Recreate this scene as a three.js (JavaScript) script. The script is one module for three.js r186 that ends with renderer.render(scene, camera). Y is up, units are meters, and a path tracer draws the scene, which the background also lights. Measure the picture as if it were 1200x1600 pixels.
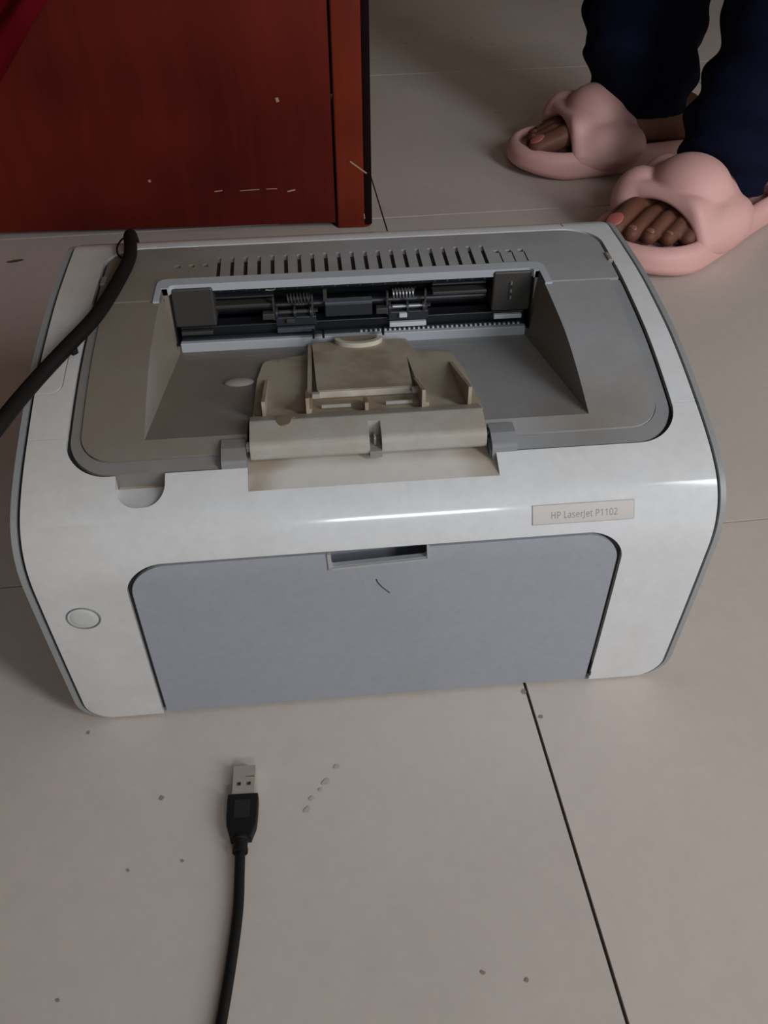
import * as THREE from 'three';
import { mergeGeometries, mergeVertices, toCreasedNormals } from 'three/addons/utils/BufferGeometryUtils.js';
import { MarchingCubes } from 'three/addons/objects/MarchingCubes.js';
import { ConvexGeometry } from 'three/addons/geometries/ConvexGeometry.js';
import { RoundedBoxGeometry } from 'three/addons/geometries/RoundedBoxGeometry.js';
import { RectAreaLightUniformsLib } from 'three/addons/lights/RectAreaLightUniformsLib.js';
import { Brush, Evaluator, SUBTRACTION, INTERSECTION, ADDITION } from 'three-bvh-csg';

// ------------------------------------------------------------------ camera, sky, lights, exposure
const scene = new THREE.Scene();
const camera = new THREE.PerspectiveCamera(58.36, 1200 / 1600, 0.02, 30);
{
  const pitch = 0.7132, yaw = 0.0895, roll = -0.0075;
  camera.position.set(-0.0276, 0.4491, 0.3471);
  camera.rotation.order = 'YXZ';
  camera.rotation.set(-pitch, -yaw, roll);
}
scene.background = new THREE.Color(0.28, 0.31, 0.34);
RectAreaLightUniformsLib.init();
function areaLight(w, h, position, target, intensity, color) {
  const l = new THREE.RectAreaLight(color, intensity, w, h);
  l.position.set(...position); l.lookAt(...target); l.name = 'areaLight'; scene.add(l);
  return l;
}
areaLight(0.80, 0.56, [1.43, 0.36, 0.33], [0.0, 0.36, 0.33], 1.5, new THREE.Color(1.0, 0.97, 0.94));
areaLight(0.44, 1.12, [1.02, 1.00, 1.03], [1.02, 1.00, 0], 15.5, new THREE.Color(0.95, 0.975, 1.02));
areaLight(0.28, 0.06, [0.13, 0.65, 1.03], [0.13, 0.65, 0], 46, new THREE.Color(0.92, 0.97, 1.0));  // extra strip added in the window opening for the shell highlight
const EXPOSURE = 1.0;

// ------------------------------------------------------------------ helpers
let seed = 7;
const rnd = () => ((seed = (seed * 16807) % 2147483647) - 1) / 2147483646;
const names = {};
const numbered = (n) => { const k = names[n] ?? 0; names[n] = k + 1; return k ? `${n}_${String(k).padStart(3, '0')}` : n; };
function mesh(name, geometry, material, parent) {
  const m = new THREE.Mesh(geometry, material);
  m.name = parent ? name : numbered(name);
  m.castShadow = m.receiveShadow = true;
  (parent ?? scene).add(m);
  return m;
}
function tag(o, label, category, group) { o.userData = { ...o.userData, label, category }; if (group) o.userData.group = group; return o; }
function thing(name, label, category, position = [0, 0, 0], turn = 0) {
  const g = new THREE.Group(); g.name = numbered(name); g.position.set(...position); g.rotation.y = turn; scene.add(g);
  return tag(g, label, category);
}
function structure(name, geometry, material) { const m = mesh(name, geometry, material); m.userData.kind = 'structure'; return m; }
function box(w, h, d, x, y, z, r = 0) {
  const g = r ? new RoundedBoxGeometry(w, h, d, 2, r) : new THREE.BoxGeometry(w, h, d);
  g.translate(x, y, z); return r ? g : g;
}
const plain = (g) => { const n = g.index ? g.toNonIndexed() : g; for (const k of Object.keys(n.attributes)) if (!['position', 'normal', 'uv'].includes(k)) n.deleteAttribute(k); n.groups = []; return n; };
const join = (list) => mergeGeometries(list.map((g) => { const n = plain(g.clone()); n.morphAttributes = {}; return n; }));
function boxUV(g) {                      // uv in metres from the dominant axis of each face
  g = g.index ? g.toNonIndexed() : g;
  const p = g.attributes.position, uv = new Float32Array(p.count * 2), a = new THREE.Vector3(), b = new THREE.Vector3(), c = new THREE.Vector3();
  for (let i = 0; i < p.count; i += 3) {
    a.fromBufferAttribute(p, i); b.fromBufferAttribute(p, i + 1).sub(a); c.fromBufferAttribute(p, i + 2).sub(a); b.cross(c);
    const x = Math.abs(b.x), y = Math.abs(b.y), z = Math.abs(b.z);
    for (let k = i; k < i + 3; k++) {
      const X = p.getX(k), Y = p.getY(k), Z = p.getZ(k);
      if (x > y && x > z) { uv[2 * k] = Z; uv[2 * k + 1] = Y; } else { uv[2 * k] = X; uv[2 * k + 1] = y > z ? Z : Y - Z * 0.5; }
    }
  }
  g.setAttribute('uv', new THREE.BufferAttribute(uv, 2));
  return g;
}
const creased = (g, a = 0.6) => toCreasedNormals(g.scale(1e4, 1e4, 1e4), a).scale(1e-4, 1e-4, 1e-4);   // the helper rounds to 1 cm, so work enlarged
// rounded polygon outline -> list of points; each corner [x, y, radius]
function rounded(pts, seg = 10) {
  const out = [], n = pts.length;
  for (let i = 0; i < n; i++) {
    const [x, y, r = 0] = pts[i], a = pts[(i + n - 1) % n], b = pts[(i + 1) % n];
    if (!r) { out.push([x, y]); continue; }
    const ux = a[0] - x, uy = a[1] - y, vx = b[0] - x, vy = b[1] - y, lu = Math.hypot(ux, uy), lv = Math.hypot(vx, vy);
    const cosA = (ux * vx + uy * vy) / lu / lv, ang = Math.acos(cosA), t = Math.min(r / Math.tan(ang / 2), lu * .49, lv * .49);
    const rr = t * Math.tan(ang / 2), bx = ux / lu + vx / lv, by = uy / lu + vy / lv, bl = Math.hypot(bx, by), h = rr / Math.sin(ang / 2);
    const cx = x + bx / bl * h, cy = y + by / bl * h;
    let a0 = Math.atan2(y + uy / lu * t - cy, x + ux / lu * t - cx), a1 = Math.atan2(y + vy / lv * t - cy, x + vx / lv * t - cx);
    let d = a1 - a0; while (d > Math.PI) d -= 2 * Math.PI; while (d < -Math.PI) d += 2 * Math.PI;
    for (let k = 0; k <= seg; k++) out.push([cx + Math.cos(a0 + d * k / seg) * rr, cy + Math.sin(a0 + d * k / seg) * rr]);
  }
  return out;
}
const shapeOf = (pts) => new THREE.Shape(pts.map(([x, y]) => new THREE.Vector2(x, y)));
const extrude = (pts, depth) => new THREE.ExtrudeGeometry(shapeOf(pts), { depth, bevelEnabled: false, curveSegments: 1 });
const alongX = (zy, x0, x1) => creased(extrude(zy, x1 - x0).rotateY(-Math.PI / 2).translate(x1, 0, 0), .5);           // pts (z, y)
const alongY = (xz, y0, y1) => creased(extrude(xz.map(([x, z]) => [x, -z]), y1 - y0).rotateX(-Math.PI / 2).translate(0, y0, 0), .5); // pts (x, z)
const alongZ = (xy, z0, z1) => creased(extrude(xy, z1 - z0).translate(0, 0, z0), .5);                                    // pts (x, y)
const csg = new Evaluator(); csg.attributes = ['position', 'normal']; csg.useGroups = false;
const brush = (g) => { const n = plain(g.clone()); n.deleteAttribute('uv'); const b = new Brush(n); b.updateMatrixWorld(); return b; };
const op = (a, b, o) => { const r = csg.evaluate(a instanceof Brush ? a : brush(a), b instanceof Brush ? b : brush(b), o); r.updateMatrixWorld(); return r; };
const cut = (a, ...bs) => bs.reduce((r, b) => op(r, b, SUBTRACTION), a);
const meet = (a, ...bs) => bs.reduce((r, b) => op(r, b, INTERSECTION), a);
const geo = (b) => boxUV(b.geometry ?? b);
function tube(points, r, seg = 60, rad = 12) {
  const c = new THREE.CatmullRomCurve3(points.map((p) => new THREE.Vector3(...p)), false, 'centripetal');
  return new THREE.TubeGeometry(c, seg, r, rad);
}
// tileable value noise
function lattice(n, s) { const a = new Float32Array(n * n); let q = s; for (let i = 0; i < n * n; i++) { q = (q * 16807) % 2147483647; a[i] = q / 2147483647; } return a; }
function noise2(n, s) {
  const a = lattice(n, s);
  return (u, v) => {
    const x = ((u % 1) + 1) % 1 * n, y = ((v % 1) + 1) % 1 * n, i = Math.floor(x) % n, j = Math.floor(y) % n, f = x - Math.floor(x), g = y - Math.floor(y);
    const sx = f * f * (3 - 2 * f), sy = g * g * (3 - 2 * g), i1 = (i + 1) % n, j1 = (j + 1) % n;
    return (a[j * n + i] * (1 - sx) + a[j * n + i1] * sx) * (1 - sy) + (a[j1 * n + i] * (1 - sx) + a[j1 * n + i1] * sx) * sy;
  };
}
function texture(size, fn, repeat, srgb = true) {
  const d = new Uint8Array(size * size * 4), o = [0, 0, 0];
  for (let j = 0; j < size; j++) for (let i = 0; i < size; i++) {
    fn(i / size, j / size, o); const k = 4 * (j * size + i);
    for (let c = 0; c < 3; c++) { let v = Math.min(1, Math.max(0, o[c])); if (srgb) v = v <= .0031308 ? v * 12.92 : 1.055 * v ** (1 / 2.4) - .055; d[k + c] = Math.round(v * 255); }
    d[k + 3] = 255;
  }
  const t = new THREE.DataTexture(d, size, size); t.wrapS = t.wrapT = THREE.RepeatWrapping; t.magFilter = THREE.LinearFilter; t.minFilter = THREE.LinearMipmapLinearFilter; t.generateMipmaps = true;
  if (srgb) t.colorSpace = THREE.SRGBColorSpace;
  t.repeat.set(repeat, repeat); t.needsUpdate = true; return t;
}
const N = [[4, 11], [9, 23], [23, 37], [61, 53], [150, 71]].map(([n, s]) => noise2(n, s * 7919));
const smooth = (a, b, x) => { const t = Math.min(1, Math.max(0, (x - a) / (b - a))); return t * t * (3 - 2 * t); };
// plastic with dust: clean colour, dust colour, how much dust
function plastic(clean, dust, amount, roughness, repeat = 4) {
  const map = texture(512, (u, v, o) => {
    const k = amount * smooth(.35, .75, .5 * N[0](u, v) + .3 * N[1](u, v) + .2 * N[2](u, v)), f = 1 + .05 * (N[4](u, v) - .5) + .04 * (N[3](u, v) - .5);
    for (let c = 0; c < 3; c++) o[c] = (clean[c] * (1 - k) + dust[c] * k) * f;
  }, repeat);
  return new THREE.MeshPhysicalMaterial({ map, roughness, specularIntensity: .5 });
}
function dustAndShade(clean, dust, amount, roughness, bias) {   // like plastic, on a fixed 0.4 m sheet so that dust patches, and the left-side shade painted on the white, stay where they lie
  const map = texture(1024, (u, v, o) => {
    const n = .5 * N[0](u, v) + .3 * N[1](u, v) + .2 * N[2](u, v), k = amount * smooth(.2, .8, n * .8 + bias(u * .4 - .2, v * .4 - .2)), f = 1 + .05 * (N[4](u, v) - .5) + .04 * (N[3](u, v) - .5);
    for (let c = 0; c < 3; c++) o[c] = (clean[c] * (1 - k) + dust[c] * k) * f;
  }, 2.5);
  map.offset.set(.5, .5);
  return new THREE.MeshPhysicalMaterial({ map, roughness, specularIntensity: .5 });
}
const flat = (r, g, b, roughness, metalness = 0) => new THREE.MeshStandardMaterial({ color: new THREE.Color().setRGB(r, g, b), roughness, metalness });

const M = {
  white: dustAndShade([.665, .672, .675], [.50, .44, .37], .55, .13, (x, z) => .38 * smooth(.02, -.17, x) - .24),  // left-side shade painted in as a yellowish grime tone
  grey: dustAndShade([.30, .305, .31], [.20, .165, .13], .95, .5, (x, z) => .45 * smooth(.10, -.12, x) - .05),
  rim: dustAndShade([.26, .27, .285], [.19, .165, .135], .8, .45, (x, z) => .4 * smooth(.10, -.12, x) - .1),
  door: plastic([.335, .352, .388], [.31, .318, .335], .4, .5, 5),
  side: flat(.29, .30, .30, .45),
  bezel: flat(.40, .42, .45, .4),
  beige: plastic([.41, .36, .285], [.29, .225, .155], .85, .55, 9),
  bar: plastic([.40, .385, .35], [.33, .28, .22], .5, .5, 9),
  creamy: dustAndShade([.68, .66, .62], [.36, .27, .18], .8, .5, (x, z) => .55 * smooth(.035, .062, Math.abs(x)) + .3 * smooth(-.014, -.024, z) - .3),
  black: flat(.012, .012, .013, .5),
  soot: flat(.01, .011, .014, .35),
  guide: flat(.028, .03, .036, .35),
  block: flat(.045, .042, .038, .45),
  steel: flat(.42, .42, .42, .35, .8),
  strip: flat(.55, .58, .62, .35),
  rubber: new THREE.MeshPhysicalMaterial({ color: new THREE.Color().setRGB(.008, .0075, .007), roughness: .5, specularIntensity: .4 }),
  cable: new THREE.MeshPhysicalMaterial({ color: new THREE.Color().setRGB(.007, .0055, .005), roughness: .6, specularIntensity: .35 }),
};

M.white.clearcoat = .6; M.white.clearcoatRoughness = .10;   // glossy painted shell

// ------------------------------------------------------------------ the room
const RX0 = -1.9, RX1 = 1.45, RZ0 = -2.7, RZ1 = 1.05, RH = 2.6, WT = .12;
const wallM = flat(.30, .235, .18, .9), ceilM = flat(.45, .41, .36, .95);
function wallWithHole(name, len, hole, place) {            // built in the (along, up) plane, thickness WT
  const s = shapeOf([[0, 0], [len, 0], [len, RH], [0, RH]]);
  if (hole) { const [a, b, c, d] = hole; s.holes.push(new THREE.Path([[a, c], [a, d], [b, d], [b, c]].map((p) => new THREE.Vector2(...p)))); }
  const g = new THREE.ExtrudeGeometry(s, { depth: WT, bevelEnabled: false }); place(g);
  return structure(name, g, wallM);
}
wallWithHole('wall_back', RX1 - RX0, null, (g) => g.translate(RX0, 0, RZ0 - WT));
wallWithHole('wall_front', RX1 - RX0, [-.12 - RX0, 1.28 - RX0, .42, 1.58], (g) => g.translate(RX0, 0, RZ1));
wallWithHole('wall_left', RZ1 - RZ0, null, (g) => g.rotateY(-Math.PI / 2).translate(RX0, 0, RZ0));
wallWithHole('wall_right', RZ1 - RZ0, [-.12 - RZ0, .78 - RZ0, .03, .69], (g) => g.rotateY(-Math.PI / 2).translate(RX1 + WT, 0, RZ0));
structure('ceiling', box(RX1 - RX0 + .3, .1, RZ1 - RZ0 + .3, (RX0 + RX1) / 2, RH + .05, (RZ0 + RZ1) / 2), ceilM);
{
  const frameM = flat(.5, .48, .45, .5), glass = new THREE.MeshPhysicalMaterial({ transmission: 1, thickness: 0, roughness: 0, ior: 1.5 });
  const win = (n, place, w, h) => {
    const g = new THREE.Group(); g.name = 'window_' + n; g.userData.kind = 'structure'; scene.add(g); place(g);
    mesh('window_frame', join([box(w, .05, .05, 0, h / 2 - .025, 0), box(w, .05, .05, 0, -h / 2 + .025, 0), box(.05, h - .1, .05, -w / 2 + .025, 0, 0), box(.05, h - .1, .05, w / 2 - .025, 0, 0), box(.03, h - .1, .04, 0, 0, 0)]), frameM, g);
    mesh('pane', box(w - .1, h - .1, .004, 0, 0, 0), glass, g);
  };
  win(1, (g) => { g.position.set(RX1 + WT / 2, .36, .33); g.rotation.y = Math.PI / 2; }, .9, .66);
  win(2, (g) => { g.position.set(.58, 1.0, RZ1 + WT / 2); }, 1.40, 1.16);
}
// floor: grout bed with single porcelain tiles
{
  const T = .575, J = .0018, turn = .03, O = [.0858, -.1278];
  const fl = structure('floor', box(RX1 - RX0 + .2, .1, RZ1 - RZ0 + .2, (RX0 + RX1) / 2, -.0522, (RZ0 + RZ1) / 2), flat(.05, .038, .028, .95));
  const tileMs = [0, 1, 2].map((k) => {
    const map = texture(512, (u, v, o) => {
      const a = u + k * .37, b = v + k * .61, m = 1 + .07 * (N[0](a, b) - .5) + .05 * (N[1](a, b) - .5) + .03 * (N[3](a, b) - .5) + .04 * (N[4](a, b) - .5);
      const d = smooth(.80, .95, N[2](a, b) * .6 + N[4](a, b) * .4) * .04;
      o[0] = .575 * m - d * .3; o[1] = .507 * m - d * .3; o[2] = .455 * m - d * .3;
    }, 1 / T);
    const rough = texture(256, (u, v, o) => { o[0] = o[1] = o[2] = .36 + .16 * (N[1](u, v) - .5) + .12 * (N[2](u, v) - .5); }, 1 / T, false);
    return new THREE.MeshPhysicalMaterial({ map, roughness: 1, roughnessMap: rough, specularIntensity: .55 });
  });
  const tg = boxUV(new THREE.BoxGeometry(T - J, .012, T - J));
  const c = Math.cos(turn), s = Math.sin(turn);
  for (let i = -5; i <= 4; i++) for (let j = -6; j <= 5; j++) {
    const lx = (i + .5) * T, lz = (j + .5) * T, x = O[0] + lx * c + lz * s, z = O[1] - lx * s + lz * c;
    if (x < RX0 - .45 || x > RX1 + .45 || z < RZ0 - .45 || z > RZ1 + .45) continue;
    const t = mesh('tile', tg, tileMs[(i * 7 + j * 3 + 100) % 3], fl);
    t.position.set(x, -.006 - rnd() * .00025, z); t.rotation.y = turn;
  }
  // specks and smears of dirt lying on the tiles
  const stainM = flat(.11, .075, .045, .9), speckM = flat(.27, .23, .20, .9), faintM = flat(.46, .40, .365, .6);
  const blot = (name, x, z, rx, rz, turn, m) => {
    const p = []; for (let i = 0; i < 14; i++) { const a = i / 14 * Math.PI * 2, r = .75 + .4 * rnd(); p.push([Math.cos(a) * rx * r, Math.sin(a) * rz * r]); }
    const g = alongY(p, 0, .00012); const o = mesh(name, g, m, fl); o.position.set(x, .0001, z); o.rotation.y = turn;
  };
  blot('dirt_smear', -.345, -.631, .0098, .0032, .25, stainM);
  for (const [x, z, r] of [[-.1725, .0098, .0009], [-.1257, .0576, .0012], [-.1118, .0958, .0008], [-.1646, .1598, .0008], [.094, .0247, .0012], [.0341, .1666, .0009], [-.1394, .0984, .0007], [.088, .0055, .0015], [.054, .172, .0009], [.322, -.1365, .0016]]) blot('dirt_speck', x, z, r * 1.3, r, rnd() * 3, speckM);
  for (const [x, z, r] of [[-.0462, .0725, .0022], [-.0435, .066, .0018], [-.035, .0564, .0026], [-.0385, .061, .0013], [-.0285, .047, .0018]]) blot('faint_mark', x, z, r, r * .7, .6, faintM);
}

// ------------------------------------------------------------------ the printer
const printer = thing('laser_printer', 'dusty off-white and grey desktop laser printer standing on the tiled floor', 'printer');
const key = [[-.2330, .004], [-.2345, .10], [-.2350, .170], [-.2335, .184], [-.2295, .1925], [-.222, .1960], [-.205, .1968], [-.18, .1967], [-.15, .1959], [-.12, .1931], [-.09, .1890], [-.066, .1837], [-.042, .1770], [-.022, .1706], [-.008, .1647], [.003, .1577], [.0098, .1490], [.0133, .139], [.0143, .128], [.0132, .113], [.0095, .075], [.0045, .03], [.0010, .0015]];
const PROF = new THREE.CatmullRomCurve3(key.map(([z, y]) => new THREE.Vector3(z, y, 0)), false, 'centripetal').getPoints(110).map((v) => [v.x, v.y]);
function profile(d = 0) {               // the outline moved inwards by d, closed along the bottom
  return PROF.map(([z, y], i) => {
    const a = PROF[Math.max(0, i - 1)], b = PROF[Math.min(PROF.length - 1, i + 1)], l = Math.hypot(b[0] - a[0], b[1] - a[1]);
    return [z + (b[1] - a[1]) / l * d, y - (b[0] - a[0]) / l * d];
  });
}
function surfY(z) { let best = 0; for (let i = 1; i < PROF.length; i++) { const [a, b] = [PROF[i - 1], PROF[i]]; if ((a[0] - z) * (b[0] - z) <= 0) best = Math.max(best, a[1] + (b[1] - a[1]) * (z - a[0]) / (b[0] - a[0] || 1)); } return best; }
function surfZ(y) { let best = -1; for (let i = 1; i < PROF.length; i++) { const [a, b] = [PROF[i - 1], PROF[i]]; if ((a[1] - y) * (b[1] - y) <= 0) best = Math.max(best, a[0] + (b[0] - a[0]) * (y - a[1]) / (b[1] - a[1] || 1)); } return best; }
const frontShape = (w, r, y0) => alongZ(rounded([[-w, y0, r], [w, y0, r], [w, .3], [-w, .3]], 12), -.4, .1);
const planShape = (w, zb, r) => alongY(rounded([[-w, zb, r], [-w, .1], [w, .1], [w, zb, r]], 12), -.1, .4);
const LIDP = [[-.1495, -.2105, .022], [-.1535, -.0145, .0225], [.1595, -.0165, .0235], [.1625, -.2105, .022]];  // lid opening, plan
const lidOut = (d) => rounded([[-.1505 + d, -.2125 + d, .022], [-.1532 + d, -.0160 - d, .0215], [.1592 - d, -.0168 - d, .0225], [.1618 - d, -.2125 + d, .022]], 12);
const doorOut = (d) => rounded([[-.1275 + d, .1355 - d, .0205 - d * .4], [.1262 - d, .1368 - d, .0205 - d * .4], [.1300 - d, -.05], [-.1298 + d, -.05]], 12);
const lidHole = alongY(lidOut(0), .138, .3);
const doorHole = alongZ(doorOut(0), -.004, .1);
const slitHole = alongX([[-.0045, .1626], [-.034, .1652], [-.034, .25], [.01, .25]], -.0628, .0622);
const thumbHole = alongY(rounded([[-.1278, -.03], [-.1270, -.0002, .010], [-.1035, -.0006, .010], [-.1030, -.03]], 8), .1598, .25);
const handleHole = alongZ(rounded([[-.0268, .16], [-.0256, .1245, .002], [.0246, .1270, .002], [.0254, .16]], 4), -.003, .1);
const paperTray = new ConvexGeometry([[-.1142, .1748, -.0358], [.1142, .1748, -.0358], [-.1076, .1540, -.1556], [.1076, .1540, -.1556], [-.1163, .226, -.1556], [.1163, .226, -.1556], [-.1215, .226, -.0355], [.1215, .226, -.0355]].map((p) => new THREE.Vector3(...p)));
const paperTrayWide = new ConvexGeometry([[-.1162, .1725, -.0338], [.1162, .1725, -.0338], [-.1096, .1515, -.1576], [.1096, .1515, -.1576], [-.1183, .226, -.1576], [.1183, .226, -.1576], [-.1235, .226, -.0335], [.1235, .226, -.0335]].map((p) => new THREE.Vector3(...p)));
const mouth = (d) => alongX(rounded([[-.150 + d, .1585 - d], [-.150 + d, .30], [-.1605 - d, .30], [-.1605 - d, .1950 + d], [-.195 - d, .1900 + d], [-.195 - d, .1585 - d]].map((p) => p), 2), -.1095 - d, .1105 + d);

const CUTBIG = box(1, .6, 1, 0, 0, 0);
const whiteW = .1722;
const shell = cut(meet(alongX(profile(0), -whiteW, whiteW), frontShape(whiteW, .017, .0008), planShape(whiteW, -.2352, .02)), lidHole, doorHole, slitHole, thumbHole);
// seams of the side flap on the left strip
const flapRing = op(alongY(rounded([[-.18, -.1172], [-.18, -.0688], [-.1583, -.0683, .007], [-.1570, -.1172]], 6), .1, .3), alongY(rounded([[-.19, -.1165], [-.19, -.0695], [-.1592, -.0690, .0063], [-.1578, -.1165]], 6), 0, .4), SUBTRACTION);
const flapDeep = op(flapRing, alongX(profile(.0012), -.25, .25), SUBTRACTION);
const seamLine = op(box(.03, .1, .0007, -.166, .2, -.1168), alongX(profile(.0012), -.25, .25), SUBTRACTION);
const shell2 = cut(shell, flapDeep, seamLine, box(.0009, .03, .012, .1420, .1985, -.2225));
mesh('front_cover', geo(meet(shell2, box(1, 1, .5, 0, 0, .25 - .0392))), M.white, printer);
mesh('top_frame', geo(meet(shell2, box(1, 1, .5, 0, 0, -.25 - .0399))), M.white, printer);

// dark inner body seen in every gap
{
  let c = meet(alongX(profile(.0028), -.1745, .1745), frontShape(.1745, .018, .004), planShape(.1745, -.2325, .02));
  c = cut(c, alongX([[-.0035, .156], [-.036, .160], [-.036, .25], [.02, .25]], -.064, .0635), alongY([[-.129, -.034], [-.129, .02], [-.1015, .02], [-.1015, -.034]], .156, .3), paperTrayWide, mouth(.001), handleHole, box(.0530, .037, .0235, -.0005, .1270, .0003));
  mesh('inner_body', geo(c), M.black, printer);
}
// side panels, wrapping the lower corners
for (const s of [-1, 1]) {
  const outer = meet(alongX(profile(.0006), -.1770, .1770), frontShape(.1770, .0195, .0), planShape(.1770, -.2365, .022));
  const inner = meet(alongX(profile(-.004), -.1741, .1741), frontShape(.1741, .0175, .0004), planShape(.1741, -.2358, .0205));
  const half = box(.25, 1, 1, s * (.125 + .152), 0, 0);
  mesh('side_panel', geo(meet(cut(outer, inner), half)), M.side, printer);
}
// base feet
for (const [x, z] of [[-.13, -.02], [.13, -.02], [-.13, -.2], [.13, -.2]]) mesh('foot', new THREE.CylinderGeometry(.009, .010, .004, 20).translate(x, .002, z), M.black, printer);

// recesses in the front cover
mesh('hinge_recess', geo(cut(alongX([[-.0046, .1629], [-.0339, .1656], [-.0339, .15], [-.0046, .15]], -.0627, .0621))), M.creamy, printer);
mesh('thumb_recess', geo(cut(alongY(rounded([[-.1277, -.0335], [-.1269, -.0003, .010], [-.1036, -.0007, .010], [-.1031, -.0335]], 8), .150, .1597))), plastic([.50, .45, .375], [.36, .28, .19], .7, .5, 14), printer);

// lid: rim, tray cover, vent cover
const lidSolid = (off, d) => meet(alongX(profile(off), -.17, .17), alongY(lidOut(d), .142, .3));
const zLid = -.1435;
const innerOut = rounded([[-.1445, -.2], [-.1463, -.0245, .016], [.1512, -.0262, .017], [.1545, -.2]], 12);
const innerOut2 = rounded([[-.14415, -.2], [-.14595, -.02485, .0157], [.15085, -.02655, .0167], [.15415, -.2]], 12);
const barGap = alongX([[-.052, .150], [-.052, .3], [.0, .3], [.0, .150]], -.0627, .0595);
{
  const keepFront = box(1, 1, .4, 0, 0, .2 + zLid + .0003);
  const rim = cut(meet(lidSolid(.0011, .0018), keepFront), alongY(innerOut, 0, .4), barGap);
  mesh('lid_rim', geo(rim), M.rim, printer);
  const tray = cut(meet(alongX(profile(.0002), -.17, .17), alongY(innerOut2, .142, .3), keepFront), paperTray, mouth(0), barGap);
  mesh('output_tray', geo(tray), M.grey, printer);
  // ventilation strip with its slots
  const slots = [];
  for (let i = 0; i < 21; i++) {
    const x = -.0803 + i * .00818;
    slots.push(alongX([[-.1925, .1962], [-.1875, .1947], [-.1690, .1949], [-.1655, .1975], [-.166, .21], [-.1932, .21]], x - .0012, x + .0012));
  }
  for (const x of [-.1050, -.0967, -.0885, .0915, .0993, .1070]) slots.push(box(.0032, .004, .0038, x, .1965, -.1835));
  for (const x of [.0925, .1003, .1080]) slots.push(box(.0008, .0025, .014, x + .0008, .1965, -.176));
  const back = meet(lidSolid(-.0004, .0026), box(1, 1, .3, 0, 0, -.15 + zLid - .0003));
  const vent = cut(back, mouth(0), paperTray, join(slots.map((g) => { const n = plain(g.clone()); n.deleteAttribute('uv'); return n; }).map((n) => n)));
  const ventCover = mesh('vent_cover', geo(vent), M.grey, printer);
  for (const x of [-.1050, -.0967, -.0885, .0915, .0993, .1070]) mesh('vent_hole_shade', box(.0030, .0006, .0017, x, .1950, -.1827), M.black, ventCover);  // black plates standing in for the shade inside the shallow holes
  for (const [x, s] of [[-.1478, -1], [.1590, 1]]) mesh('lid_clip', box(.0032, .005, .0105, x, .1955, -.1690, .001), M.grey, printer);
}
// pale bezel round the paper mouth
{
  const out = rounded([[-.1165, -.1415], [-.1155, -.1668, .006], [.1165, -.1668, .006], [.1175, -.1415]], 8);
  const inn = rounded([[-.1085, -.13], [-.1085, -.1588, .003], [.1095, -.1588, .003], [.1095, -.13]], 6);
  const ring = cut(meet(alongX(profile(-.0010), -.13, .13), alongY(out, .1925, .3)), alongY(inn, .1, .4), paperTray);
  mesh('mouth_bezel', geo(ring), M.bezel, printer);
  mesh('tray_edge', box(.2145, .0072, .0036, .0003, .1566, -.1562, .0006), M.bezel, printer);
  for (const x of [-.1130, .1140]) mesh('bezel_clip', box(.0022, .006, .0022, x, .1880, -.1545, .0006), M.black, printer);
}
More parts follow.
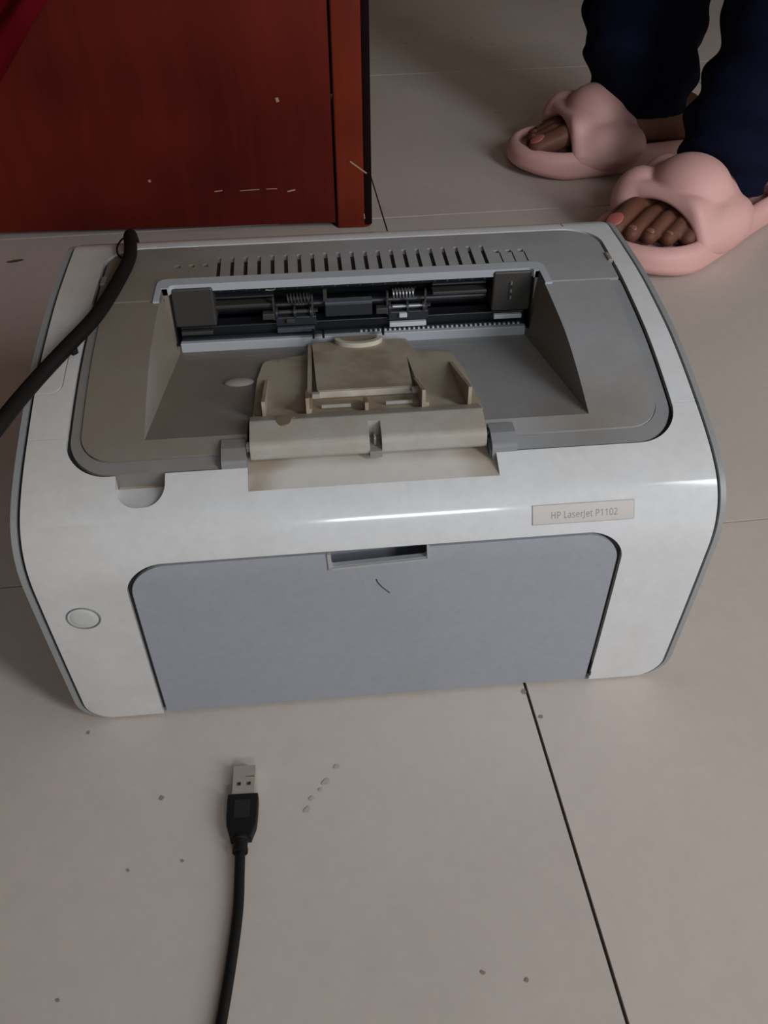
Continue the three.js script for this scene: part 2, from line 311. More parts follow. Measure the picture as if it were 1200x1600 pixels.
// rollers and guides inside the mouth
{
  const inside = new THREE.Group(); inside.name = 'fuser_exit'; printer.add(inside);
  const p = (n, g, m) => mesh(n, g, m, inside);
  p('cavity', join([box(.219, .0365, .001, .0005, .1766, -.1945), box(.219, .001, .04, .0005, .1589, -.1748), box(.001, .0365, .036, -.1091, .1766, -.1765), box(.001, .0365, .036, .1101, .1766, -.1765), box(.219, .001, .034, .0005, .1948, -.1775)]), M.soot);
  p('end_block', box(.0250, .0255, .016, -.0960, .1822, -.1655, .0015), M.block);
  p('end_block', box(.0240, .0265, .016, .0975, .1828, -.1655, .0015), M.block);
  p('rating_mark', box(.0022, .0100, .0006, .0965, .1838, -.1574), M.guide);
  for (const y of [.1790, .1835, .1885]) p('rating_dot', box(.0012, .0022, .0008, .0968, y, -.1573), M.steel);
  p('lower_guide', box(.215, .0075, .010, .0005, .1630, -.1680, .001), M.soot);
  p('upper_guide', new THREE.CylinderGeometry(.0042, .0042, .19, 16).rotateZ(Math.PI / 2).translate(.0, .1885, -.172), M.guide);
  p('exit_roller', new THREE.CylinderGeometry(.0045, .0045, .205, 18).rotateZ(Math.PI / 2).translate(0, .1700, -.180), M.soot);
  // ribs hanging from the upper lip
  for (let i = 0; i < 22; i++) { const x = -.0790 + i * .0076; if (Math.abs(x + .05) < .001) continue; p('rib', box(.0010, .0050, .006, x, .1925, -.1640), i % 5 < 3 ? M.guide : M.block); }
  p('wire_hook', tube([[-.0505, .1935, -.1625], [-.0470, .1935, -.1622], [-.0468, .1905, -.1620], [-.0482, .1895, -.162], [-.0525, .1896, -.1622]], .0006, 24, 6), M.steel);
  // long shelves between the roller nests
  for (const [x0, x1, y] of [[-.084, -.048, .1795], [.049, .083, .1815]]) { p('guide_shelf', box(x1 - x0, .0022, .008, (x0 + x1) / 2, y, -.1660, .0006), M.block); p('guide_shelf', box(x1 - x0, .0012, .008, (x0 + x1) / 2, y + .0045, -.1690, .0004), M.guide); }
  p('centre_plate', box(.0290, .0085, .003, -.0030, .1755, -.1600, .0008), M.guide);
  p('centre_plate', box(.0290, .0014, .006, -.0030, .1805, -.1610, .0004), plastic([.10, .11, .13], [.08, .08, .09], .5, .35));
  p('plate_stem', box(.0022, .0075, .002, -.0170, .1850, -.1610), M.block);
  for (const [cx, bright] of [[-.0365, 0], [.0330, 1]]) {
    const wm = bright ? M.steel : M.block;
    const coil = []; for (let k = 0; k <= 90; k++) { const a = k / 90 * Math.PI * 2 * 7; coil.push([cx - .0085 + k / 90 * .014 + (bright ? 0 : .005), .1815 + Math.cos(a) * .0030, -.1650 + Math.sin(a) * .0030]); }
    p('spring', tube(coil, .0005, 260, 6), bright ? M.steel : M.block);
    p('roller_shaft', new THREE.CylinderGeometry(.0014, .0014, .026, 10).rotateZ(Math.PI / 2).translate(cx, .1740, -.1625), wm);
    for (const dx of [-.0105, .0005, .0105]) p('star_wheel', new THREE.CylinderGeometry(.0040, .0040, .0014, 14).rotateZ(Math.PI / 2).translate(cx + dx, .1738, -.1625), M.guide);
    for (const dx of [-.0120, .0115]) p('roller_arm', join([box(.0012, .0150, .0025, cx + dx, .1775, -.1615), box(.0040, .0012, .0025, cx + dx + .0012, .1750, -.1612)]), M.block);
    p('roller_cradle', box(.0250, .0060, .005, cx + .001, .1690, -.1620, .0008), M.guide);
    p('roller_tab', box(.0050, .0028, .003, cx - .0025, .1700, -.1590, .0005), bright ? M.strip : M.block);
    p('bearing_bracket', box(.0075, .0040, .005, cx - .0155, .1735, -.1605, .0006), M.block);
    p('paper_strip', box(.0230, .0030, .003, cx + .0005, .1640, -.1588, .0005), bright ? M.strip : plastic([.07, .08, .10], [.05, .05, .06], .5, .3));
  }
  p('paper_strip', box(.0175, .0028, .003, .0960, .1665, -.1575, .0005), M.strip);
  p('paper_strip', box(.0190, .0024, .003, -.0960, .1660, -.1575, .0005), M.block);
  // row of small teeth along the lower lip
  for (let i = 0; i < 34; i++) p('tooth', box(.0013, .0008, .0016, .0045 + i * .0030, .1607, -.1583), M.strip);
  p('toothed_bar', box(.212, .0016, .003, .0, .1602, -.1595), M.guide);
}
// paper stop that folds out of the tray, built flat and sheared on to the sloping tray floor
{
  const lay = (g) => { const q = g.attributes.position; for (let i = 0; i < q.count; i++) q.setY(i, q.getY(i) + .175 + (q.getZ(i) + .037) * .178); g.computeVertexNormals(); return g; };
  const put = (n, g, m, parent) => mesh(n, boxUV(creased(lay(g.index ? g.toNonIndexed() : g), .4)), m, parent);
  const stop = new THREE.Group(); stop.name = 'paper_stop'; printer.add(stop);
  put('stop_base', alongY(rounded([[-.0602, -.046], [-.0592, -.100, .01], [-.0560, -.1285, .008], [-.0310, -.1340, .006], [-.0285, -.1545, .004], [.0320, -.1545, .004], [.0340, -.1320, .006], [.0560, -.1285, .008], [.0592, -.100, .01], [.0602, -.046]], 6), -.003, .0022), M.beige, stop);
  // raised centre leaf with finger tab
  put('stop_leaf', alongY(rounded([[-.0258, -.0705, .001], [-.0268, -.1420, .003], [.0290, -.1420, .003], [.0258, -.0705, .001]], 4), .0030, .0068), M.beige, stop);
  put('leaf_edge', alongY([[-.0252, -.0705], [-.0252, -.0688], [.0254, -.0688], [.0254, -.0705]], .0026, .0066), plastic([.56, .52, .44], [.42, .35, .26], .6, .5, 14), stop);
  const tab = []; for (let k = 0; k <= 16; k++) { const a = Math.PI * k / 16; tab.push([.0015 + Math.cos(a) * .0145, -.1415 + Math.sin(a) * .0110]); }
  const tabIn = []; for (let k = 0; k <= 16; k++) { const a = Math.PI * k / 16; tabIn.push([.0015 + Math.cos(a) * .0118, -.1420 + Math.sin(a) * .0080]); }
  put('finger_tab', cut(alongY(tab, .0030, .0098), alongY([[.0133, -.16], [-.0103, -.16], ...tabIn.slice().reverse()], -.02, .05)).geometry, plastic([.56, .53, .44], [.46, .40, .30], .5, .5, 14), stop);
  put('finger_well', alongY([...tabIn.slice(), [-.0103, -.1500], [.0133, -.1500]].map(([x, z]) => [x, z]), .0050, .0074), plastic([.36, .30, .22], [.30, .23, .16], .6, .6, 14), stop);
  for (const x of [-.0255, -.0195, .0170]) put('hinge_pin', box(.0013, .004, .007, x, .0105, -.1490), M.rubber, stop);
  // upright side rails of the leaf
  for (const [x, d] of [[-.0305, .0025], [.0310, -.0025]]) put('leaf_rail', alongY([[x - .0012, -.049], [x - .0012 + d, -.142], [x + .0012 + d, -.142], [x + .0012, -.049]], .001, .0060), M.beige, stop);
  for (const x of [-.0265, .0268]) put('rail_step', box(.0040, .0030, .003, x, .0070, -.0640), M.bar, stop);
  // fins
  for (const [x, z1, h] of [[-.0538, -.098, .0118], [-.0312, -.082, .0125], [.0290, -.094, .0135], [.0532, -.110, .0140]]) put('fin', alongX([[-.0475, .001], [-.0475, h], [-.0482, h + .0006], [z1, .003], [z1, .001]], x - .0009, x + .0009), M.beige, stop);
  put('fin', alongX([[-.0475, .001], [-.0475, .0088], [-.0600, .0060], [-.0610, .001]], -.0016, .0002), M.beige, stop);
  for (const [a, b] of [[-.024, -.0085], [.010, .024]]) put('stop_ledge', box(b - a, .002, .0012, (a + b) / 2, .0040, -.0555), M.bar, stop);
  // the hinge bar in front, with its latch slot
  const bz = rounded([[-.0490, .168], [-.0490, .1765, .002], [-.0385, .1807, .004], [-.0215, .1778, .0045], [-.0205, .1690, .003], [-.027, .166]], 6);
  const bar = cut(alongX(bz, -.0610, .0580), box(.0062, .03, .0140, .0017, .1800, -.0270));
  mesh('hinge_bar', boxUV(bar.geometry), M.bar, stop);
  mesh('latch_well', box(.0062, .004, .0140, .0017, .1690, -.0270), plastic([.26, .25, .23], [.2, .17, .13], .6, .5), stop);
  mesh('latch_post', box(.0012, .0060, .0035, .0016, .1725, -.0270, .0004), M.bar, stop);
  for (const x of [-.0618, .0588]) mesh('hinge_pin', new THREE.CylinderGeometry(.0026, .0026, .0022, 14).rotateZ(Math.PI / 2).translate(x, .1735, -.0265), x < 0 ? M.bar : M.rubber, stop);
  for (const [a, b] of [[-.0755, -.0632], [.0602, .0730]]) mesh('hinge_block', boxUV(creased(alongX(rounded([[-.0325, .160], [-.0325, .1752, .001], [-.0240, .1752, .002], [-.0165, .1722, .003], [-.0155, .160]], 6), a, b), .5)), M.rim, stop);
  // old glue spot on the bar and pale oval in the tray
  mesh('glue_spot', boxUV(creased(alongY(rounded([[-.0490, -.0395, .003], [-.0400, -.0450, .003], [-.0375, -.0415, .003], [-.0400, -.0390, .002], [-.0405, -.0350, .003], [-.0450, -.0330, .003]], 5), .1784, .1806), .5)), plastic([.20, .165, .11], [.15, .12, .08], .6, .4), stop);
  put('moulded_oval', new THREE.SphereGeometry(1, 20, 12).scale(.0085, .0022, .0052).translate(-.0695, .0002, -.1020), plastic([.36, .34, .31], [.30, .26, .22], .6, .5), stop);
}
// paper door in the front
{
  const handleCut = alongZ(rounded([[-.0262, .16], [-.0250, .1250, .002], [.0240, .1275, .002], [.0248, .16]], 4), -.1, .1);
  const behind = box(.0524, .036, .0135, -.0005, .1270, .0038);
  const d = cut(meet(alongX(profile(.0008), -.15, .15), alongZ(doorOut(.0021), -.003, .1), box(1, .4, 1, 0, .2022, 0)), handleCut, behind);
  const door = mesh('paper_door', geo(d), M.door, printer);
  const lipM = plastic([.40, .40, .40], [.33, .32, .31], .5, .45);
  mesh('door_handle', join([box(.0500, .0012, .0026, -.0003, .1252, .0132), box(.0018, .0110, .0040, -.0254, .1298, .0122), box(.0012, .0090, .0040, .0245, .1302, .0122)]).rotateZ(.048).translate(.0063, .0002, 0), lipM, door);
  mesh('pen_mark', tube([[-.0019, .113, .0122], [-.0012, .1105, .0120], [.0011, .1063, .0116], [.0052, .101, .0111]], .0004, 20, 6), M.black, door);
  mesh('door_catch', box(.0012, .012, .003, .1286, .0125, .0006), M.black, printer);
}
// power button
{
  const g = new THREE.LatheGeometry([[0, .0010], [.0045, .0010], [.0068, .0007], [.0076, .0001], [.0078, -.0010], [.0078, -.004]].map((q) => new THREE.Vector2(...q)), 40).rotateX(Math.PI / 2 + .09);
  const button = mesh('power_button', g.translate(-.1535, .0990, surfZ(.099) - .0005), flat(.55, .57, .54, .3), printer);
  mesh('button_ring', new THREE.TorusGeometry(.0083, .00050, 8, 48).rotateX(.09).translate(-.1535, .0990, surfZ(.099) + .00005), flat(.20, .20, .20, .4), button);
}
// model label
{
  const cv = document.createElement('canvas'); cv.width = 640; cv.height = 112; const x = cv.getContext('2d');
  x.fillStyle = '#c3beb9'; x.fillRect(0, 0, 640, 112); x.strokeStyle = '#a39e9a'; x.lineWidth = 8; x.strokeRect(0, 0, 640, 112);
  x.fillStyle = '#85818a'; x.font = '54px sans-serif'; x.textAlign = 'left'; x.textBaseline = 'middle'; x.fillText('HP LaserJet P1102', 112, 60, 425);
  const t = new THREE.CanvasTexture(cv); t.colorSpace = THREE.SRGBColorSpace;
  const g = new THREE.PlaneGeometry(.0520, .0093, 4, 12), q = g.attributes.position;
  const p0 = [], thick = .0003;
  for (let i = 0; i < q.count; i++) { const y = .1475 + q.getY(i), z = surfZ(y); q.setXYZ(i, .1030 + q.getX(i), y + .0002, z + thick); }
  g.computeVertexNormals();
  mesh('model_label', g, new THREE.MeshStandardMaterial({ map: t, roughness: .55 }), printer);
}

// ------------------------------------------------------------------ cables
{
  const usb = thing('usb_cable', 'black cable with a metal plug end lying on the floor before the printer', 'cable', [-.0805, 0, .0645], -.03);
  const sh = cut(box(.0120, .0045, .0190, 0, .0042, -.0095), box(.0112, .0037, .03, 0, .0042, -.0185), box(.0023, .004, .0023, -.0027, .0068, -.0075), box(.0023, .004, .0023, .0027, .0068, -.0075), box(.0050, .004, .0006, .0032, .0067, -.0120));
  const shellPart = mesh('plug_shell', boxUV(sh.geometry), flat(.50, .45, .38, .42, .6), usb);
  mesh('plug_tongue', box(.0108, .0018, .0175, 0, .0033, -.0092), flat(.45, .42, .36, .6), shellPart);
  const prof = [[0, .0072], [.003, .0074], [.013, .0072], [.0175, .0068], [.0225, .0051], [.0240, .0047]];
  const om = []; for (const s of [1]) for (const [z, w] of prof) om.push([w, z]); for (const [z, w] of prof.slice().reverse()) om.push([-w, z]);
  const og = new THREE.ExtrudeGeometry(shapeOf(om.map(([x, z]) => [x, -z])), { depth: .0046, bevelEnabled: true, bevelSize: .0010, bevelThickness: .0014, bevelSegments: 3 }).rotateX(-Math.PI / 2).translate(0, .0016, 0);
  const grip = mesh('plug_grip', creased(og, .5), M.rubber, usb);
  mesh('grip_inset', box(.0085, .0004, .0105, 0, .0077, .0085, .0002), flat(.011, .011, .012, .4), grip);
  mesh('strain_relief', creased(new THREE.LatheGeometry([[.0045, 0], [.0045, .0012], [.0038, .0018], [.0037, .0055], [.0041, .0060], [.0041, .0082], [.0030, .0086]].map((q) => new THREE.Vector2(...q)), 24).rotateX(Math.PI / 2).translate(0, .0044, .0240), .5), M.rubber, usb);
  mesh('cord', tube([[0, .0044, .029], [.0003, .0040, .045], [.0005, .0032, .06], [-.0012, .0029, .085], [-.0052, .0028, .12], [-.013, .0028, .17], [-.025, .0028, .23], [-.02, .0028, .32], [.06, .0028, .42]], .0027, 120, 14), M.rubber, usb);

  const power = thing('power_cord', 'thick black cord looping up from behind the printer and over its left side', 'cable');
  mesh('cord', tube([[-.155, .0045, -.42], [-.156, .0045, -.34], [-.150, .030, -.270], [-.143, .12, -.2455], [-.1400, .180, -.2430], [-.1388, .1965, -.2325], [-.1374, .2012, -.2200], [-.1348, .2024, -.2034], [-.1334, .2030, -.1858], [-.1358, .2025, -.1633], [-.1444, .2012, -.1184], [-.1567, .1985, -.0895], [-.1689, .195, -.0633], [-.1799, .192, -.0327], [-.205, .175, .020], [-.235, .10, .075], [-.265, .018, .12], [-.29, .0045, .17], [-.33, .0045, .26]], .0040, 220, 14), M.cable, power);
  mesh('cord_shadow', tube([[-.1392, .2025, -.2190], [-.1425, .2015, -.2140], [-.1440, .2000, -.2070], [-.1425, .1985, -.2000], [-.1395, .1980, -.1970]], .0006, 30, 6), M.cable, power);  // thin dark tube standing in for the shadow line of the cord
  mesh('cable_tie', join([box(.0092, .0020, .0030, 0, .0046, 0), box(.0035, .0030, .0040, .0055, .0020, .0005)]).rotateY(.9).translate(-.1575, .1938, -.0875), M.rubber, power);
}

// ------------------------------------------------------------------ dark red furniture
{
  const wood = (rep, k) => {
    const map = texture(512, (u, v, o) => {
      const w = u + .04 * N[0](u, v) + .02 * N[1](u, v), s = N[3](w * 1, v * .12) * .5 + N[4](w, v * .06) * .5, b = N[0](u * .7 + k, v) * .6 + N[1](u + k, v) * .4;
      const m = .45 + .22 * s + .85 * b;
      o[0] = (.118 + k * .04) * m; o[1] = (.0105 + k * .012) * m * (1 + .3 * (b - .5)); o[2] = .0058 * m;
    }, rep);
    return new THREE.MeshPhysicalMaterial({ map, roughness: .45, specularIntensity: .3, clearcoat: .12, clearcoatRoughness: .3 });
  };
  const W1 = wood(2, 0), W2 = wood(3, .4), darkW = flat(.012, .004, .003, .6), scr = flat(.34, .22, .15, .8), L = 1.15, H = .52, D = .5;
  const f = thing('wooden_cabinet', 'dark red varnished wooden cabinet with scuffed front standing behind the printer', 'cabinet', [.0525, 0, -.6775], -.0355);
  const frontPanel = mesh('front_panel', boxUV(box(L - .041, H - .008, .018, -.041 - (L - .041) / 2 - .0008, (H - .008) / 2 + .006, -.0118)), W1, f);
  const post = alongY(rounded([[-.0395, -.0225], [-.0395, .0006, .0025], [0, .0006, .010], [0, -.0225]], 6), .0008, H);
  const cornerPost = mesh('corner_post', boxUV(post), W2, f);
  mesh('dark_edge', boxUV(alongY(rounded([[-.0085, -.022], [-.0085, .0009, .001], [.0006, .0009, .0100], [.0006, -.022]], 6), .004, H - .002)), new THREE.MeshPhysicalMaterial({ color: new THREE.Color().setRGB(.008, .002, .003), roughness: .8, specularIntensity: .15 }), f);
  mesh('side_panel', boxUV(box(.018, H - .006, D - .022, -.0105, (H - .006) / 2 + .006, -.0225 - (D - .022) / 2)), W1, f);
  mesh('side_panel', boxUV(box(.018, H - .006, D - .022, -L + .009, (H - .006) / 2 + .006, -.0225 - (D - .022) / 2)), W1, f);
  mesh('back_panel', boxUV(box(L - .04, H - .006, .012, -L / 2, (H - .006) / 2 + .006, -D + .006)), W1, f);
  mesh('top_board', boxUV(box(L + .02, .02, D + .02, -L / 2, H + .0105, -D / 2 + .005, .004)), W1, f);
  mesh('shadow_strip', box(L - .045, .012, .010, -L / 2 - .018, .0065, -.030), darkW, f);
  const scratch = (x, y, w, h, turn, z = -.0024) => mesh('scratch', box(w, h, .0006, 0, 0, 0).rotateZ(turn).translate(x - .0525, y, z), scr, z > 0 ? cornerPost : frontPanel);
  scratch(-.046, .1433, .0032, .0046, .3); scratch(-.1948, .0605, .0030, .0030, .4); scratch(-.0381, .0451, .0090, .0016, .2); scratch(-.0847, .0471, .022, .0008, .05); scratch(-.120, .0470, .009, .0012, .1); scratch(-.060, .0478, .012, .0008, 0);
  scratch(.0385, .0705, .0230, .0016, -.65, .0010); scratch(.0440, .0140, .0014, .0060, .1, .0010);
  // red cloth hanging over the cabinet
  const nu = 60, nv = 60, P = [], idx = [];
  for (let j = 0; j <= nv; j++) for (let i = 0; i <= nu; i++) {
    const u = i / nu, v = j / nv;
    const x = -.62 + .44 * u, yb = Math.max(.03, .244 + 1.12 * (x + .3125)), y = H + .024 - (H + .024 - yb) * v;
    const q = y - .95 * x, fold = .009 * Math.sin(q * 120 + 6 * x) + .004 * Math.sin(q * 251 + 1.3 + 14 * y) + .003 * Math.sin(x * 90);
    P.push(x, y, .0205 + fold * (.3 + .7 * Math.min(1, v * 3)) + .006 * v);
  }
  for (let j = 0; j < nv; j++) for (let i = 0; i < nu; i++) { const a = j * (nu + 1) + i, b = a + 1, c = a + nu + 1, d = c + 1; idx.push(a, c, b, b, c, d); }
  const n0 = P.length / 3; for (let k = 0; k < n0; k++) P.push(P[3 * k], P[3 * k + 1], P[3 * k + 2] - .002);
  const m0 = idx.length; for (let k = 0; k < m0; k += 3) idx.push(idx[k] + n0, idx[k + 2] + n0, idx[k + 1] + n0);
  const edge = (a, b) => idx.push(a, b, a + n0, b, b + n0, a + n0);
  for (let i = 0; i < nu; i++) { edge(i, i + 1); edge(nv * (nu + 1) + i + 1, nv * (nu + 1) + i); }
  for (let j = 0; j < nv; j++) { edge((j + 1) * (nu + 1), j * (nu + 1)); edge(j * (nu + 1) + nu, (j + 1) * (nu + 1) + nu); }
  const cg = new THREE.BufferGeometry(); cg.setAttribute('position', new THREE.Float32BufferAttribute(P, 3)); cg.setIndex(idx); cg.computeVertexNormals();
  const clothM = new THREE.MeshPhysicalMaterial({ color: new THREE.Color().setRGB(.11, .0012, .0045), roughness: .8, specularIntensity: .2 });
  const cloth = thing('red_cloth', 'crimson cloth hanging in folds over the left end of the wooden cabinet', 'cloth', [.0525, 0, -.6775], -.0355);
  mesh('hanging_drape', cg, clothM, cloth);
  mesh('folded_top', box(.42, .006, .30, -.40, H + .0240, -.125, .0028), clothM, cloth);
}

// ------------------------------------------------------------------ person in slippers
const len = Math.hypot, clamp = (x, a, b) => Math.min(b, Math.max(a, x));
function smin(a, b, k) { const h = Math.max(k - Math.abs(a - b), 0) / k; return Math.min(a, b) - h * h * k * .25; }
const smax = (a, b, k) => -smin(-a, -b, k);
function cone(p, a, b, ra, rb) {                    // tapered capsule
  const dx = b[0] - a[0], dy = b[1] - a[1], dz = b[2] - a[2], px = p[0] - a[0], py = p[1] - a[1], pz = p[2] - a[2];
  const t = clamp((px * dx + py * dy + pz * dz) / (dx * dx + dy * dy + dz * dz), 0, 1);
  return len(px - dx * t, py - dy * t, pz - dz * t) - (ra + (rb - ra) * t);
}
const ell = (p, c, r) => { const x = (p[0] - c[0]) / r[0], y = (p[1] - c[1]) / r[1], z = (p[2] - c[2]) / r[2], k0 = len(x, y, z), k1 = len(x / r[0], y / r[1], z / r[2]); return k1 ? k0 * (k0 - 1) / k1 : -Math.min(...r); };
const dummy = new THREE.MeshStandardMaterial();
function polygonise(f, lo, hi, res) {               // signed distance -> mesh in the box lo..hi
  const mc = new MarchingCubes(res, dummy, false, false, 400000); mc.isolation = 0;
  const at = (i, a) => lo[a] + (hi[a] - lo[a]) * i / res * 1;
  for (let k = 0; k < res; k++) for (let j = 0; j < res; j++) for (let i = 0; i < res; i++) mc.field[i + j * res + k * res * res] = -f([at(i, 0), at(j, 1), at(k, 2)]);
  mc.update();
  const n = mc.count, P = new Float32Array(mc.positionArray.slice(0, n * 3));
  for (let i = 0; i < n; i++) for (let a = 0; a < 3; a++) P[3 * i + a] = lo[a] + (hi[a] - lo[a]) * (P[3 * i + a] + 1) / 2;
  let g = new THREE.BufferGeometry(); g.setAttribute('position', new THREE.BufferAttribute(P, 3));
  g = mergeVertices(g, 1e-6); g.computeVertexNormals(); return g;
}
// foot frame: u along the foot towards the toes, y up, v to the camera's side
const FEET = [
  { o: [.417, -.620], d: [-.80, .60], s: -1 },        // near foot (left): big toe away from the camera
  { o: [.394, -.858], d: [-.993, .115], s: 1 },       // far foot (right)
];
for (const F of FEET) F.n = [-F.d[1] * -1, -F.d[0]];  // v axis on the floor: (d.z, -d.x)
const toWorld = (F, u, y, v) => [F.o[0] + F.d[0] * u + F.n[0] * v, y, F.o[1] + F.d[1] * u + F.n[1] * v];
function soleOutline(u, v) {
  const t = clamp((u + .078) / .162, 0, 1), c = -.078 + .162 * t;
  return len(u - c, v) - (.050 + .012 * smooth(0, 1, t));
}
const soleSDF = ([u, y, v]) => {
  const d2 = soleOutline(u, v) - .003 * Math.sin(Math.PI * clamp(y / .036, 0, 1)), r = .010, rock = .006 * smooth(.08, .145, u);
  const a = d2 + r, b = Math.abs(y - .0175 - rock * .5) - .0175 + rock * .5 + r, body = Math.min(Math.max(a, b), 0) + len(Math.max(a, 0), Math.max(b, 0)) - r;
  const bed = Math.max(soleOutline(u, v) + .0125, .0235 - y);
  return smax(body, -bed, .006);
};
const strapSDF = ([u0, y, v]) => {
  const u = u0 - .027, p = [u, y, v], out = soleOutline(u0, v);
  // skirt rising from the sole's sides
  const skirt = smax(smax(len(Math.max(0, Math.abs(u - .014) - .032), 0) - .012, out - .003 + .50 * Math.max(0, y - .032), .012), Math.max(y - .074, .012 - y), .015);
  let d = ell(p, [.002, .044, .000], [.046, .0450, .061]);
  d = smin(d, ell(p, [.004, .036, .048], [.047, .031, .026]), .005);
  d = smin(d, skirt, .008);
  // three cushions on top, with soft seams between them
  d = smin(d, ell(p, [.010, .0640, .006], [.041, .0365, .044]), .003);
  d = smin(d, ell(p, [.031, .0450, -.042], [.033, .035, .029]), .003);
  d = smin(d, ell(p, [-.014, .046, -.042], [.033, .036, .027]), .003);
  // room for the foot
  const cav = len(v, (y - .022) * 1.32) - (.0445 + .009 * smooth(.02, .07, u));
  return smax(d, -cav, .006);
};
const pink = (() => {
  const map = texture(256, (u, v, o) => { const m = 1 + .05 * (N[1](u, v) - .5) + .03 * (N[4](u, v) - .5); o[0] = .66 * m; o[1] = .375 * m; o[2] = .345 * m; }, 6);
  return new THREE.MeshPhysicalMaterial({ map, roughness: .62, sheen: .15, sheenColor: new THREE.Color(.9, .6, .6) });
})();
function inFoot(g, F) {
  const q = g.attributes.position;
  for (let i = 0; i < q.count; i++) { const w = toWorld(F, q.getX(i), q.getY(i), q.getZ(i)); q.setXYZ(i, w[0] - F.o[0], w[1], w[2] - F.o[1]); }
  // the frame is right-handed (u, y, v): no flip needed
  g.computeVertexNormals(); return g;
}
const soleG = polygonise(soleSDF, [-.15, -.008, -.08], [.165, .055, .08], 104), strapG = polygonise(strapSDF, [-.050, .0, -.085], [.125, .118, .085], 104);
FEET.forEach((F, i) => {
  const g = thing('slipper', ['pink puffy slide slipper on the near foot, closest to the printer', 'pink puffy slide slipper on the far foot, beside the cabinet'][i], 'slipper', [F.o[0], 0, F.o[1]]);
  g.userData.group = 'pair of pink slippers';
  mesh('sole', boxUV(inFoot(soleG.clone(), F)), pink, g); mesh('strap', boxUV(inFoot(strapG.clone(), F)), pink, g);
});
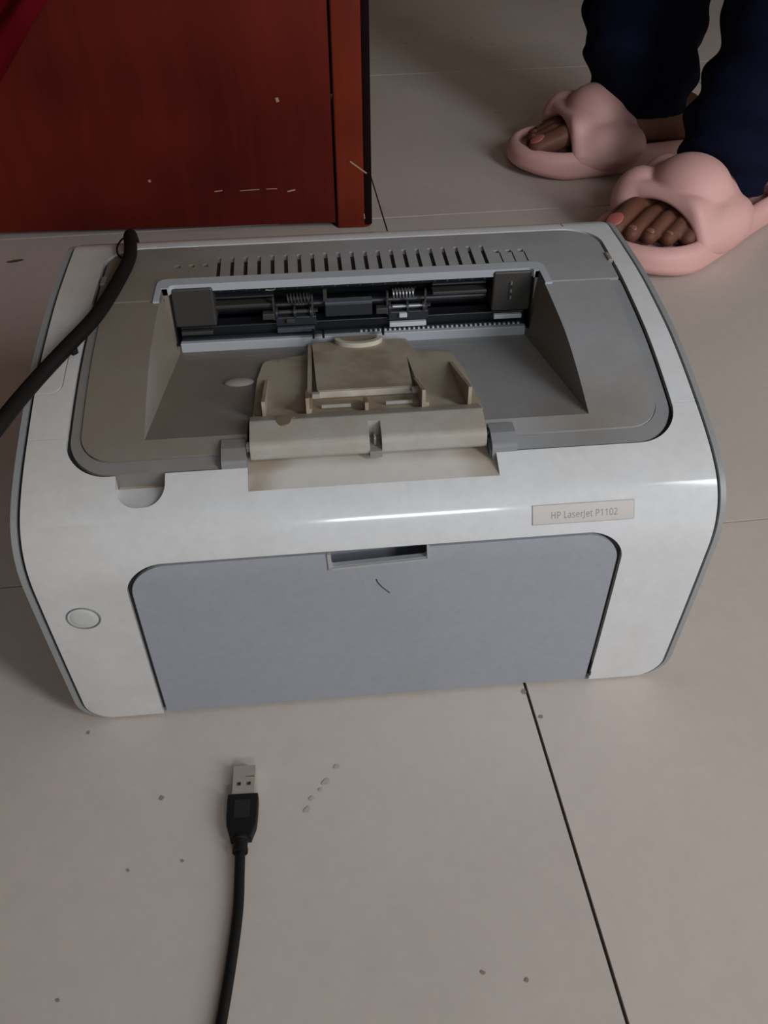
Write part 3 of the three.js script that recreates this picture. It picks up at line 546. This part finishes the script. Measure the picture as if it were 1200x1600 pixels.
{
  const person = thing('person', 'standing person seen from the shins down in navy trousers and slippers', 'person', [.45, 0, -.76]);
  const O = [.45, -.76];
  const loc = (F, u, y, v) => { const w = toWorld(F, u, y, v); return w; };
  const ankle = FEET.map((F) => loc(F, -.068, .085, 0)), knee = [[.47, .45, -.655], [.435, .45, -.86]], hip = [[.51, .85, -.68], [.49, .85, -.85]];
  // one foot, in its own frame
  const footSDF = (s) => (p) => {
    let d = cone(p, [-.085, .050, 0], [.045, .045, s * .020], .027, .020);
    d = smin(d, cone(p, [-.085, .050, 0], [.030, .043, -s * .024], .026, .018), .018);
    d = smin(d, cone(p, [-.040, .088, 0], [.038, .049, s * .012], .030, .020), .02);
    d = smin(d, cone(p, [-.044, .075, 0], [-.038, .120, 0], .029, .028), .02);
    d = Math.max(d, .0245 - p[1]);
    const toes = [[.046, .090, .026, .0140, .0125], [.056, .0900, .0045, .0096, .0085], [.054, .082, -.0125, .0094, .0080], [.047, .071, -.0285, .0090, .0078], [.036, .056, -.0425, .0090, .0078]];
    for (const [a, b, v, r0, r1] of toes) {
      const w = s * v, m = (a + b) / 2 + .006, q = [[a, .047, w * .92], [m + .012, .0455, w], [b + .030, .0345, w]];
      d = smin(d, Math.min(cone(p, q[0], q[1], r0, r0 * .95), cone(p, q[1], q[2], r0 * .95, r1)), .005);
    }
    return d;
  };
  const parts = FEET.map((F) => {
    const g = polygonise(footSDF(F.s), [-.13, .015, -.075], [.142, .20, .075], 94), q = g.attributes.position;
    for (let i = 0; i < q.count; i++) { const w = toWorld(F, q.getX(i), q.getY(i), q.getZ(i)); q.setXYZ(i, w[0] - O[0], w[1], w[2] - O[1]); }
    g.computeVertexNormals(); return g;
  });
  const chain = [
    [[.452, .050, -.648, .047], [.458, .088, -.655, .061], [.476, .125, -.665, .065], [.496, .158, -.675, .064], [.500, .22, -.675, .074], [.484, .34, -.672, .080], [.480, .46, -.665, .082], [.51, .85, -.69, .108]],
    [[.428, .070, -.862, .047], [.419, .105, -.862, .067], [.408, .15, -.865, .074], [.404, .24, -.862, .078], [.408, .36, -.86, .080], [.420, .46, -.86, .082], [.49, .85, -.845, .108]],
  ];
  const legsSDF = (p) => {
    let d = 1;
    for (const c of chain) { let e = 1; for (let i = 2; i < c.length; i++) e = smin(e, cone(p, c[i - 1], c[i], i === 2 ? .028 : c[i - 1][3] * .5, c[i][3] * .5), .02); d = smin(d, e, .02); }
    return smin(d, cone(p, [.50, .88, -.73], [.50, .88, -.80], .095, .095), .06);
  };
  parts.push((() => { const g = polygonise(legsSDF, [.28, .10, -1.0], [.72, 1.02, -.55], 76); g.translate(-O[0], 0, -O[1]); g.computeVertexNormals(); return g; })());
  const skinMap = texture(256, (u, v, o) => { const m = 1 + .22 * (N[1](u, v) - .5) + .1 * (N[3](u, v) - .5); o[0] = .135 * m; o[1] = .056 * m; o[2] = .036 * m; }, 8);
  const body = mesh('body', boxUV(mergeGeometries(parts)), new THREE.MeshPhysicalMaterial({ map: skinMap, roughness: .5, specularIntensity: .4 }), person);
  // toenails
  const nailM = flat(.42, .125, .11, .35), nailD = flat(.24, .11, .08, .4);
  for (const F of FEET) for (const [u, y, v, w, l, m] of [[.1225, .0452, .026, .0088, .0100, nailM], [.1200, .0415, .0045, .0055, .0050, nailD], [.1120, .0412, -.0125, .0052, .0046, nailD], [.101, .0408, -.0285, .0050, .0044, nailD], [.086, .0405, -.0425, .0046, .0040, nailD]]) {
    const g = new THREE.SphereGeometry(1, 14, 10).scale(l, .0022, w).rotateZ(-.45), q = g.attributes.position;
    for (let i = 0; i < q.count; i++) { const p = toWorld(F, u + q.getX(i), y + q.getY(i), F.s * v + q.getZ(i)); q.setXYZ(i, p[0] - O[0], p[1], p[2] - O[1]); }
    g.computeVertexNormals(); mesh('toenail', g, m, person);
  }
  // trousers, bunched above the ankles
  const pantsSDF = (lo) => (p) => {
    let d = 1;
    for (const c of chain) { let e = 1; for (let i = 1; i < c.length; i++) e = smin(e, cone(p, c[i - 1], c[i], c[i - 1][3], c[i][3]), .012); d = smin(d, e, .012); }
    d = smin(d, cone(p, [.50, .88, -.72], [.50, .88, -.81], .125, .125), .08);
    const low = 1 - smooth(.10, .34, p[1]);
    d += .0030 * low * Math.sin(p[1] * 135 + 30 * p[0] + 2.5 * Math.sin(p[2] * 34)) + .0025 * Math.sin(p[1] * 38 - p[0] * 60 + 1.5 * Math.sin(p[2] * 30)) + .0018 * Math.sin(p[1] * 90 + p[0] * 70 - p[2] * 60);
    return Math.max(d + .004, lo - p[1], p[1] - .95);
  };
  const pantsLow = polygonise((p) => { const f = pantsSDF(p[2] > -.775 ? .046 : .064)(p); return Math.max(f, p[1] - .30); }, [.33, .045, -.97], [.60, .315, -.56], 110);
  const pantsUp = polygonise((p) => Math.max(pantsSDF(.0)(p), .295 - p[1]), [.30, .28, -1.02], [.70, .98, -.52], 84);
  const pm = (() => {
    const map = texture(256, (u, v, o) => { const m = .8 + .35 * N[4](u, v) + .2 * (N[1](u, v) - .5); o[0] = .0040 * m; o[1] = .0055 * m; o[2] = .0175 * m; }, 9);
    return new THREE.MeshPhysicalMaterial({ map, roughness: .95, specularIntensity: .2 });
  })();
  const pg = mergeGeometries([pantsLow, pantsUp]); pg.translate(-O[0], 0, -O[1]);
  mesh('trousers', boxUV(pg), pm, person);
}

// ------------------------------------------------------------------ hand over
const renderer = new THREE.WebGLRenderer({ antialias: true });
renderer.toneMapping = THREE.LinearToneMapping;
renderer.toneMappingExposure = EXPOSURE;
renderer.shadowMap.enabled = true;
renderer.render(scene, camera);
